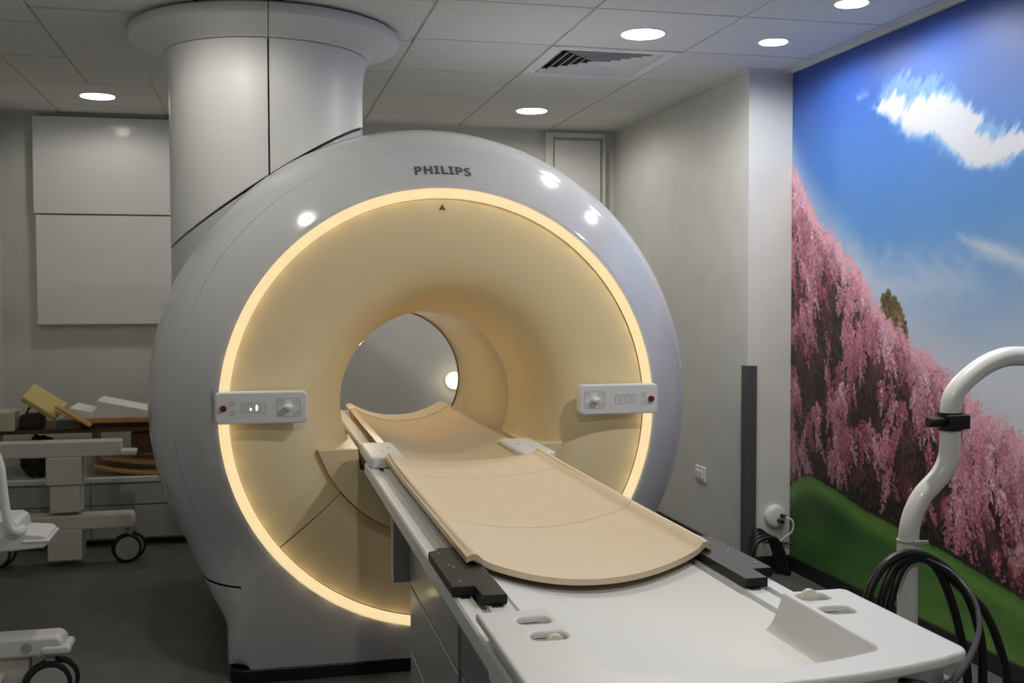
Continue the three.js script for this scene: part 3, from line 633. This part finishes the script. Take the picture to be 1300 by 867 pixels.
  const eb = part(table, 'end_board', smooth(plan(shape, 0.804, 0.82, 0.005, 3), 40), M.white);
  part(eb, 'recess_wall', smooth(recess, 40), M.white);
  part(eb, 'board_body', smooth(plan(lower, TY - 0.06, 0.811, 0.0005, 1), 40), M.white);
  part(eb, 'skirt', smooth(plan(poly([[CX - 0.29, 1.6], [CX - 0.29, 1.36], ...Array.from({ length: 13 }, (_, k) => { const x = CX - 0.27 + k * 0.045; return [x, zEnd(x) + 0.02]; }), [CX + 0.29, 1.36], [CX + 0.29, 1.6]]), TY - 0.12, TY - 0.055, 0.006, 2), 40), M.bodyGrey);
  for (let k = 0; k < 4; k++) {
    const h = holes[k];
    part(eb, 'hand_opening', box(h[0] - 0.004, h[1] + 0.004, TY - 0.02, TY + 0.004, h[2] - 0.004, h[3] + 0.004, 0.003), M.offwhite, 'cream lined opening');
    part(eb, 'opening_slot', box(h[0] + 0.006, h[1] - 0.006, TY + 0.001, TY + 0.0055, h[3] - 0.009, h[3] - 0.004, 0), M.gap);
    if (k === 1 || k === 2) {
      const cxh = k === 1 ? 0.412 : 0.866, zc = k === 1 ? h[2] + 0.008 : h[2] + 0.012;
      const sh = new THREE.Shape(); sh.moveTo(-0.013, 0); sh.lineTo(-0.013, 0.016); sh.absarc(0, 0.016, 0.013, Math.PI, 0, true); sh.lineTo(0.013, 0); sh.closePath();
      part(eb, 'release_tab', smooth(elev(sh, zc - 0.004, zc + 0.006, 0.0015, 2).translate(cxh, k === 1 ? 0.796 : 0.806, 0), 35), M.offwhite, 'rounded cream release tab');
    }
  }
}

// black connector blocks and white end blocks on the rails
{
  const mk = (s, label) => {
    const X = x => CX + s * x;
    const t = thing('connector_block', label, 'connector', [X(0.265), TY, 2.02]);
    let pl = [[0.307, 1.905], [0.307, 2.185], [0.285, 2.20], [0.285, 2.215], [0.232, 2.215], [0.222, 2.20], [0.222, 1.84], [0.266, 1.84], [0.268, 1.905]].map(([x, z]) => [X(x), z]);
    if (s > 0) pl = pl.reverse();
    part(t, 'housing', smooth(plan(poly(pl), TY + 0.001, TY + 0.0205, 0.003, 2), 35), M.black);
    for (const [x, z] of [[0.29, 2.16], [0.287, 2.06], [0.28, 2.045], [0.288, 1.94]]) part(t, 'screw', cyl(0.0035, 0.003, 0.002, X(x), TY + 0.0213, z, 'y', 12), M.steel);
    for (const [a, b, y, Z0, Z1] of [[0.23, 0.25, 0.006, 1.83, 1.86], [0.275, 0.292, 0.004, 1.895, 1.92]]) part(t, 'foot', box(Math.min(X(a), X(b)), Math.max(X(a), X(b)), TY - y, TY + 0.002, Z0, Z1, 0.002), M.black);
  };
  mk(-1, 'black connector block on the near left rail of the table'); mk(1, 'black connector block on the far right rail of the table');
  const wb = (s, label) => {
    const X = x => CX + s * x;
    const t = thing('rail_block', label, 'block', [X(0.245), TY, 3.6]);
    const a = Math.min(X(0.300), X(0.188)), b = Math.max(X(0.300), X(0.188));
    part(t, 'body', smooth(plan(rrect(a, b, 3.42, 3.78, 0.018), TY + 0.0005, 0.812, 0.009, 3), 40), M.white);
    part(t, 'screw', cyl(0.004, 0.004, 0.002, X(0.25), 0.8125, 3.55, 'y', 12), M.hub); part(t, 'screw', cyl(0.004, 0.004, 0.002, X(0.22), 0.8125, 3.62, 'y', 12), M.hub);
  };
  wb(-1, 'white rounded block on the left rail at the bore mouth'); wb(1, 'white rounded block on the right rail at the bore mouth');
}

// cream mattress in three sections, curved like a tray
{
  const t = thing('table_pad', 'cream curved mattress pad lying on the white table', 'pad', [CX, TY, 2.7]);
  const hw = 0.252, thick = 0.012;
  const yAt = (x, Z) => {
    const k = Math.abs(x) / hw, dish = lerp(0.042, 0.020, sstep(2.3, 3.4, Z));
    let y = 0.806 - dish * (1 - Math.pow(Math.min(k, 0.9) / 0.9, 2.1));
    y += 0.010 * sstep(0.86, 0.93, k) - 0.006 * sstep(0.95, 1.0, k);
    return y + 0.006 * sstep(3.1, 3.42, Z);
  };
  const nearEnd = x => 2.062 - 0.045 * (1 - Math.pow(Math.abs(x) / hw, 2));
  const sec = (z0f, z1f, label) => {
    const f = off => (u, v) => { const x = lerp(-hw, hw, u), Z = lerp(z0f(x), z1f(x), v); return V(CX + x * (1 - 0.0 * off), yAt(x, Z) - off, Z); };
    const topG = grid(48, 14, f(0), true), botG = grid(48, 14, f(thick), false);
    const e = (fn) => grid(48, 1, (u, v) => { const x = lerp(-hw, hw, u), Z = fn(x); return V(CX + x, yAt(x, Z) - thick * v, Z); });
    const sd = s => grid(1, 14, (u, v) => { const x = s * hw, Z = lerp(z0f(x), z1f(x), v); return V(CX + x, yAt(x, Z) - thick * u, Z); });
    part(t, 'pad_section', smooth(mergeVertices(merge([topG, botG, e(z0f), e(z1f), sd(-1), sd(1)]), 1e-5), 45), M.pad, label);
  };
  sec(nearEnd, () => 2.497); sec(() => 2.5, () => 3.137); sec(() => 3.14, () => 3.415);
  for (const s of [-1, 1]) part(t, 'edge_roll', tube([[CX + s * 0.238, 0.809, 2.08], [CX + s * 0.240, 0.808, 2.5], [CX + s * 0.240, 0.812, 3.1], [CX + s * 0.238, 0.818, 3.41]], 0.0085, 40, 10), M.pad);
  part(t, 'lower_edge', tube(Array.from({ length: 15 }, (_, k) => { const x = -0.24 + k * 0.48 / 14; return [CX + x, yAt(x, 2.06) - 0.009, nearEnd(x) + 0.006]; }), 0.005, 60, 8), mat(0xdcbf88, 0.55));
}
// mat inside the bore with turned-up wings and a pale far edge
{
  const t = thing('bore_mat', 'thin cream mat with raised wings lying inside the bore', 'mat', [CX, TY, 4.4]);
  const hw = 0.235, y0 = x => 0.748 + 0.075 * Math.pow(Math.abs(x) / hw, 2.2) - 0.02 * sstep(0.9, 1, Math.abs(x) / hw);
  const sheet = (Za, Zb, lift, w = hw) => { const a = grid(44, 12, (u, v) => { const x = lerp(-w, w, u); return V(CX + x, y0(x) + lift, lerp(Za, Zb, v)); }, true), b = grid(44, 12, (u, v) => { const x = lerp(-w, w, u); return V(CX + x, y0(x) + lift - 0.009, lerp(Za, Zb, v)); }, false);
    const e = [Za, Zb].map(Z => grid(44, 1, (u, v) => { const x = lerp(-w, w, u); return V(CX + x, y0(x) + lift - 0.009 * v, Z); })); return smooth(mergeVertices(merge([a, b, ...e]), 1e-5), 45); };
  const mm = gloss(0xdcc8a6, 0.35, 0.3);
  part(t, 'sheet', sheet(3.785, 4.98, 0.002), mm); part(t, 'sheet', sheet(3.43, 3.785, 0.002, 0.184), mm);
  part(t, 'far_edge', sheet(4.982, 5.22, 0.006), new THREE.MeshPhysicalMaterial({ color: 0xe8e0d4, roughness: 0.6, transmission: 0.25, thickness: 0 }), 'pale translucent far edge');
}

// ------------------------------------------------------------------ right side: wall fittings, bent pole, cables
{
  const g = thing('corner_guard', 'tall dark grey corner guard on the white column edge', 'guard', [XC, 0, ZC]);
  part(g, 'front_strip', box(XC - 0.006, XC + 0.044, 0, 0.984, ZC - 0.012, ZC - 0.001, 0.002), M.guard);
  part(g, 'side_strip', box(XC - 0.012, XC - 0.001, 0, 0.984, ZC - 0.012, ZC + 0.044, 0.002), M.guard);
  for (const x of [0.008, 0.020, 0.032]) part(g, 'rib', box(XC + x, XC + x + 0.004, 0, 0.98, ZC - 0.0145, ZC - 0.011, 0.001), M.guard);

  const s = thing('wall_socket', 'white square double switch plate low on the grey wall', 'switch', [XC, 0.385, 5.375]);
  part(s, 'plate', box(XC - 0.012, XC, 0.345, 0.425, 5.31, 5.44, 0.006), M.panelWhite);
  part(s, 'rocker', box(XC - 0.018, XC - 0.011, 0.365, 0.405, 5.33, 5.37, 0.002), M.white); part(s, 'rocker', box(XC - 0.018, XC - 0.011, 0.365, 0.405, 5.38, 5.42, 0.002), M.white);

  const r = thing('round_socket', 'round white cable outlet on the column beside the mural', 'socket', [2.41, 0.26, ZC]);
  part(r, 'disc', new THREE.LatheGeometry([[0.001, 0.035], [0.035, 0.034], [0.05, 0.028], [0.054, 0.018], [0.054, 0]].map(p => new THREE.Vector2(...p)), 40).rotateX(Math.PI / 2).translate(2.41, 0.262, -ZC), M.panelWhite);
  part(r, 'plug', cyl(0.009, 0.009, 0.05, 2.415, 0.245, ZC - 0.05, 'z', 14), M.black); part(r, 'plug', cyl(0.009, 0.009, 0.05, 2.43, 0.268, ZC - 0.05, 'z', 14), M.black);
  part(r, 'cord', tube([[2.43, 0.268, ZC - 0.072], [2.462, 0.25, ZC - 0.085], [2.462, 0.20, ZC - 0.08], [2.43, 0.165, ZC - 0.06], [2.40, 0.13, ZC - 0.05], [2.395, 0.05, ZC - 0.05], [2.40, 0.012, ZC - 0.07]], 0.004, 60, 8), M.offwhite, 'thin pale cord');
  single('wall_rail', [tube([[2.35, 0.142, ZC - 0.025], [2.488, 0.128, ZC - 0.025]], 0.006, 8, 8), tube([[2.352, 0.142, ZC - 0.025], [2.352, 0.142, ZC]], 0.005, 4, 8)], M.guard, 'thin dark bar low on the column below the round outlet', 'rail');
  for (let k = 0; k < 4; k++) {
    const o = (k - 1.5) * 0.016, w = 0.055 + 0.010 * k;
    single('coiled_cable', tube([[2.315 - w, 0.012, ZC - 0.10 - o], [2.305 - w * 0.8, 0.10, ZC - 0.09 - o], [2.30 - w * 0.2, 0.205 - 0.012 * k, ZC - 0.08 - o], [2.325 + w * 0.5, 0.17, ZC - 0.08 - o], [2.335 + w * 0.9, 0.08, ZC - 0.09 - o], [2.34 + w, 0.012, ZC - 0.10 - o]], 0.011, 60, 10), M.cable, ['narrowest black cable loop against the column beside the dark guard', 'second narrowest black cable loop beside the dark guard', 'second widest black cable loop beside the dark guard', 'widest black cable loop against the column beside the dark guard'][k], 'cable', 'black cables looped by the column');
  }
}
{
  // bent white tube stand with a black clamp
  const t = thing('tube_stand', 'white bent tubular stand with a black clamp beside the mural', 'stand', [1.492, 0, 2.3]);
  const path = [[1.492, 0.04, 2.3], [1.492, 0.3, 2.3], [1.491, 0.55, 2.3], [1.491, 0.70, 2.3], [1.497, 0.775, 2.3], [1.525, 0.835, 2.3], [1.575, 0.885, 2.3], [1.596, 0.93, 2.3], [1.599, 0.98, 2.3], [1.598, 1.03, 2.3], [1.606, 1.072, 2.3], [1.638, 1.108, 2.3], [1.69, 1.143, 2.3], [1.745, 1.162, 2.3], [1.80, 1.163, 2.3], [1.88, 1.158, 2.3], [1.96, 1.15, 2.3]];
  part(t, 'bent_tube', tube(path, 0.0235, 140, 20, 0.5), M.trolleyWhite);
  const cl = part(t, 'clamp', [cyl(0.029, 0.029, 0.042, 1.598, 1.012, 2.3, 'y', 24), box(1.575, 1.628, 0.996, 1.030, 2.262, 2.285, 0.004)], M.black);
  part(cl, 'clamp_knob', cyl(0.012, 0.012, 0.04, 1.552, 1.012, 2.29, 'x', 16), M.black);
  part(t, 'collar', [cyl(0.0255, 0.0255, 0.05, 1.491, 0.705, 2.3, 'y', 24)], M.trolleyWhite);
  part(t, 'collar_band', [cyl(0.027, 0.027, 0.006, 1.491, 0.732, 2.3, 'y', 24), box(1.49, 1.525, 0.728, 0.738, 2.268, 2.276, 0.002)], M.hub);
  for (let k = 0; k < 5; k++) {
    const a = k / 5 * 2 * Math.PI + 0.3, l = 0.26;
    part(t, 'base_leg', tube([[1.492, 0.075, 2.3], [1.492 + 0.5 * l * Math.cos(a), 0.07, 2.3 + 0.5 * l * Math.sin(a)], [1.492 + l * Math.cos(a), 0.06, 2.3 + l * Math.sin(a)]], 0.016, 10, 10), M.trolleyWhite);
    part(t, 'caster', cyl(0.03, 0.03, 0.022, 1.492 + l * Math.cos(a), 0.03, 2.3 + l * Math.sin(a), 'x', 20), M.rubber);
  }
  const loops = [
    [[1.33, 0.20, 2.21], [1.325, 0.45, 2.22], [1.345, 0.615, 2.235], [1.395, 0.688, 2.25], [1.46, 0.712, 2.26], [1.53, 0.695, 2.25], [1.592, 0.635, 2.24], [1.632, 0.545, 2.235], [1.645, 0.43, 2.23], [1.63, 0.2, 2.23], [1.62, 0.014, 2.24]],
    [[1.385, 0.15, 2.24], [1.372, 0.45, 2.24], [1.385, 0.60, 2.245], [1.425, 0.682, 2.255], [1.48, 0.703, 2.262], [1.535, 0.68, 2.26], [1.575, 0.60, 2.255], [1.602, 0.50, 2.25], [1.612, 0.40, 2.24], [1.60, 0.2, 2.24], [1.585, 0.014, 2.25]],
    [[1.42, 0.10, 2.25], [1.405, 0.50, 2.25], [1.425, 0.63, 2.255], [1.47, 0.692, 2.268], [1.53, 0.688, 2.262], [1.60, 0.625, 2.25], [1.655, 0.57, 2.24], [1.695, 0.47, 2.23], [1.712, 0.38, 2.23], [1.705, 0.16, 2.23], [1.69, 0.014, 2.24]],
  ];
  const labels = ['thick black cable loop hung widest on the left of the white stand', 'thick black cable loop falling steeply on the inside of the stand', 'thick black cable loop hung on the stand, reaching furthest right', 'black cable running from the table end board to the white stand'];
  for (let k = 0; k < 3; k++) single('hanging_cable', tube(loops[k], 0.0105, 120, 10), M.cable, labels[k], 'cable', 'black cables on the white stand');
  single('hanging_cable', tube([[0.82, 0.790, 1.33], [0.847, 0.793, 1.288], [0.885, 0.787, 1.280], [0.985, 0.772, 1.38], [1.18, 0.718, 1.62], [1.392, 0.660, 1.90], [1.509, 0.652, 2.08], [1.542, 0.676, 2.20], [1.505, 0.701, 2.25]], 0.0055, 90, 10), M.cable, labels[3], 'cable', 'black cables on the white stand');
}

// ------------------------------------------------------------------ behind the scope of the bore: round wall lamp
{
  const t = thing('wall_lamp', 'small round warm lamp on the far wall seen through the bore', 'lamp', [1.21, 0.79, ZF]);
  part(t, 'rim', new THREE.TorusGeometry(0.054, 0.003, 10, 36).translate(1.21, 0.79, -ZF + 0.012), M.panelWhite);
  part(t, 'globe', new THREE.SphereGeometry(0.053, 28, 14, 0, 2 * Math.PI, 0, Math.PI / 2).rotateX(Math.PI / 2).scale(1, 1, 0.5).translate(1.21, 0.79, -ZF), M.wallLamp);
  const l = new THREE.PointLight(new THREE.Color(1, 0.8, 0.5), 0.025, 0, 2); l.position.set(0, 0, 0.06); l.shadow.radius = 2; l.castShadow = true; l.name = 'wall_lamp_light'; t.add(l);
}

// ------------------------------------------------------------------ left: trolleys
function caster(t, x, Z, r, matHub) {
  const c = part(t, 'caster', [box(x - 0.014, x + 0.014, r, r * 2 + 0.035, Z - 0.02, Z + 0.02, 0.005)], M.hub);
  for (const dz of [-0.024, 0.024]) {
    const w = part(c, 'wheel', smooth(new THREE.LatheGeometry([[r * 0.7, -0.016], [r * 0.93, -0.016], [r, -0.010], [r, 0.010], [r * 0.93, 0.016], [r * 0.7, 0.016]].map(p => new THREE.Vector2(...p)), 36).rotateX(Math.PI / 2), 40).rotateY(0.35).translate(x + dz * 0.34, r, -(Z + dz)), M.rubber);
    part(c, 'hub_cap', new THREE.CylinderGeometry(r * 0.78, r * 0.78, 0.034, 32).rotateX(Math.PI / 2).rotateY(0.35).translate(x + dz * 0.34, r, -(Z + dz)), matHub);
  }
}
{
  // nearer trolley: only its end reaches into the picture
  const t = thing('equipment_trolley', 'white trolley end with a bent handle tube at the left edge', 'trolley', [-0.95, 0, 3.75]);
  const foot = rrect(-1.3, -0.552, 0.172, 0.238, 0.03);
  part(t, 'base_beam', smooth(elev(foot, 3.70, 3.80, 0.012, 3), 40), M.trolleyWhite);
  part(t, 'beam_tip', smooth(elev(rrect(-0.62, -0.532, 0.178, 0.205, 0.012), 3.695, 3.805, 0.008, 3), 40), M.trolleyWhite);
  part(t, 'end_disc', cyl(0.016, 0.016, 0.006, -0.662, 0.205, 3.70, 'z', 24), M.hub);
  part(t, 'pedal', [box(-0.95, -0.73, 0.108, 0.128, 3.66, 3.72, 0.006)], M.trolleyWhite);
  part(t, 'pedal_bracket', [box(-0.95, -0.76, 0.086, 0.106, 3.68, 3.71, 0.003)], M.black);
  part(t, 'beam_box', box(-0.90, -0.66, 0.06, 0.175, 3.73, 3.78, 0.006), M.trolley);
  caster(t, -0.60, 3.75, 0.075, M.hub);
  caster(t, -1.22, 3.75, 0.075, M.hub);
  part(t, 'column', box(-1.14, -0.98, 0.20, 0.55, 3.68, 3.84, 0.01), M.trolley);
  const deck = poly([[-1.3, 0.522], [-0.70, 0.522], [-0.60, 0.528], [-0.588, 0.54], [-0.588, 0.562], [-0.60, 0.572], [-0.665, 0.578], [-0.672, 0.61], [-0.69, 0.622], [-1.3, 0.622]]);
  part(t, 'deck', smooth(elev(deck, 3.66, 3.84, 0.008, 3), 40), M.trolleyWhite);
  part(t, 'deck_lip', box(-0.66, -0.582, 0.546, 0.556, 3.655, 3.845, 0.004), M.panelWhite);
  part(t, 'handle_tube', tube([[-0.86, 0.90, 3.62], [-0.79, 0.895, 3.62], [-0.74, 0.86, 3.62], [-0.713, 0.80, 3.62], [-0.703, 0.70, 3.62], [-0.690, 0.615, 3.62], [-0.672, 0.590, 3.63], [-0.66, 0.590, 3.67]], 0.014, 60, 14), M.trolleyWhite);
  t.position.x -= 0.055;
}
{
  const Z = 5.75, t = thing('patient_trolley', 'grey patient trolley with a top beam standing before the drawers', 'trolley', [-0.95, 0, Z]);
  part(t, 'top_beam', smooth(elev(rrect(-1.36, -0.655, 0.535, 0.612, 0.012), Z - 0.05, Z + 0.05, 0.008, 3), 40), M.trolley);
  part(t, 'beam_end', box(-0.66, -0.585, 0.535, 0.562, Z - 0.045, Z + 0.045, 0.008), M.trolleyWhite);
  part(t, 'column', box(-1.0, -0.835, 0.40, 0.536, Z - 0.07, Z + 0.07, 0.008), M.trolley);
  part(t, 'lower_column', box(-0.985, -0.845, 0.265, 0.398, Z - 0.06, Z + 0.06, 0.006), M.trolley);
  part(t, 'base_beam', smooth(elev(rrect(-1.30, -0.60, 0.175, 0.250, 0.022), Z - 0.05, Z + 0.05, 0.01, 3), 40), M.trolley);
  part(t, 'base_box', box(-1.0, -0.84, 0.03, 0.178, Z - 0.06, Z + 0.06, 0.006), M.trolley);
  caster(t, -0.63, Z, 0.072, M.hub); caster(t, -1.235, Z, 0.072, M.hub);
}
// drawers and shelf along the far wall
{
  const t = thing('drawer_cabinet', 'long low grey drawer cabinet along the far wall behind the trolley', 'cabinet', [-0.7, 0, 6.35]);
  part(t, 'body', box(-1.40, -0.12, 0.03, 0.335, 6.13, 6.62, 0.004), M.cabinet);
  part(t, 'plinth', box(-1.38, -0.14, 0, 0.05, 6.16, 6.6, 0), M.plinth);
  for (const [x0, x1, y0, y1] of [[-1.395, -0.86, 0.22, 0.33], [-0.855, -0.13, 0.22, 0.33], [-1.395, -1.1, 0.04, 0.212], [-1.095, -0.86, 0.04, 0.212], [-0.855, -0.645, 0.04, 0.212], [-0.64, -0.13, 0.04, 0.212]])
    part(t, 'drawer', box(x0, x1, y0, y1, 6.112, 6.132, 0.004), M.cabinet);
  part(t, 'top_board', box(-1.41, -0.11, 0.338, 0.368, 6.10, 6.64, 0.005), M.panelWhite);
  for (const x of [-1.39, -0.875, -0.15]) part(t, 'shelf_post', box(x - 0.012, x + 0.012, 0.368, 0.60, 6.42, 6.60, 0.003), M.cabinet);
  part(t, 'shelf', box(-1.40, -0.12, 0.60, 0.622, 6.16, 6.64, 0.004), M.brown);

  // curved plywood tray lying on the top board
  const arc = (x0, x1, y, Z0, Z1, sag, th) => { const f = o => (u, v) => { const x = lerp(x0, x1, u), k = 2 * u - 1; return V(x, y - sag * (1 - k * k) - o, lerp(Z0, Z1, v)); };
    const e = [0, 1].map(v0 => grid(24, 1, (u, v) => { const p = f(th * v)(u, v0); return p; }));
    return smooth(mergeVertices(merge([grid(24, 2, f(0), true), grid(24, 2, f(th), false), ...e]), 1e-5), 40); };
  single('plywood_tray', arc(-0.84, -0.2, 0.432, 6.12, 6.40, 0.045, 0.014), M.wood, 'curved light plywood tray on the drawer cabinet top', 'tray');
  single('plywood_tray', arc(-0.80, -0.2, 0.470, 6.15, 6.40, 0.028, 0.012), M.wood, 'smaller curved plywood tray stacked on the lower plywood tray', 'tray');
  single('brown_box', [box(-0.66, -0.25, 0.475, 0.596, 6.19, 6.4, 0.01)], M.brown, 'dark brown box between the plywood trays and the board above', 'box');
  // sloping board with white wedges
  single('wooden_board', [side(poly([[6.16, 0], [6.52, 0], [6.52, 0.02], [6.16, 0.02]]), -1.0, -0.2, 0.003).translate(0, 0.651, 0)], M.wood, 'wooden board with an orange edge carrying the white wedges', 'board');
  single('board_support', [side(poly([[6.2, 0.622], [6.5, 0.622], [6.5, 0.650], [6.2, 0.650]]), -0.86, -0.40, 0.003)], M.brown, 'dark brown support under the wooden board', 'support');
  single('foam_wedge', [elev(poly([[-1.0, 0.672], [-0.84, 0.672], [-0.85, 0.71], [-0.96, 0.735]]), 6.18, 6.46, 0.006)], M.foamWhite, 'smaller white foam wedge on the board beside the yellow pad', 'wedge');
  single('foam_wedge', [elev(poly([[-0.836, 0.672], [-0.35, 0.672], [-0.35, 0.685], [-0.56, 0.71], [-0.825, 0.77]]), 6.18, 6.46, 0.006)], M.foamWhite, 'larger white foam wedge sloping down towards the scanner', 'wedge');
  const yp = box(-0.1, 0.1, -0.02, 0.02, -0.06, 0.06, 0.008).rotateX(0.75).rotateZ(-0.6).translate(-1.09, 0.765, -6.19);
  single('yellow_pad', [yp], M.foamYellow, 'pale yellow foam pad leaning at an angle on the shelf', 'pad');
  single('green_pad', [box(-1.03, -0.90, 0.622, 0.668, 6.14, 6.24, 0.008)], M.foamGreen, 'dark grey green pad lying below the yellow pad', 'pad');
  single('thin_board', [box(-0.1, 0.1, -0.006, 0.006, -0.04, 0.04, 0.002).rotateZ(-0.55).translate(-0.935, 0.695, -6.12)], M.wood, 'thin wooden strip leaning below the wooden board', 'strip');
  single('beige_box', [box(-1.40, -1.225, 0.622, 0.725, 6.12, 6.3, 0.008)], M.beige, 'beige box at the left end of the shelf', 'box');
  single('dark_bag', [box(-1.212, -1.10, 0.622, 0.702, 6.18, 6.32, 0.018, 3), tube([[-1.19, 0.70, 6.25], [-1.17, 0.735, 6.25], [-1.14, 0.735, 6.25], [-1.12, 0.70, 6.25]], 0.006, 16, 8)], M.darkStuff, 'dark bag on the shelf beside the beige box', 'bag');
  const bag2 = new THREE.SphereGeometry(0.11, 24, 18); { const P = bag2.attributes.position; for (let i = 0; i < P.count; i++) { const s = 1 + 0.14 * noise(P.getX(i) * 14, P.getY(i) * 14 + P.getZ(i) * 9); P.setXYZ(i, P.getX(i) * s * 0.85, P.getY(i) * s, P.getZ(i) * s * 0.8); } bag2.computeVertexNormals(); }
  single('black_bag', [bag2.translate(-1.12, 0.478, -6.2)], M.black, 'black bag under the shelf behind the patient trolley', 'bag');
}

renderer.render(scene, camera);
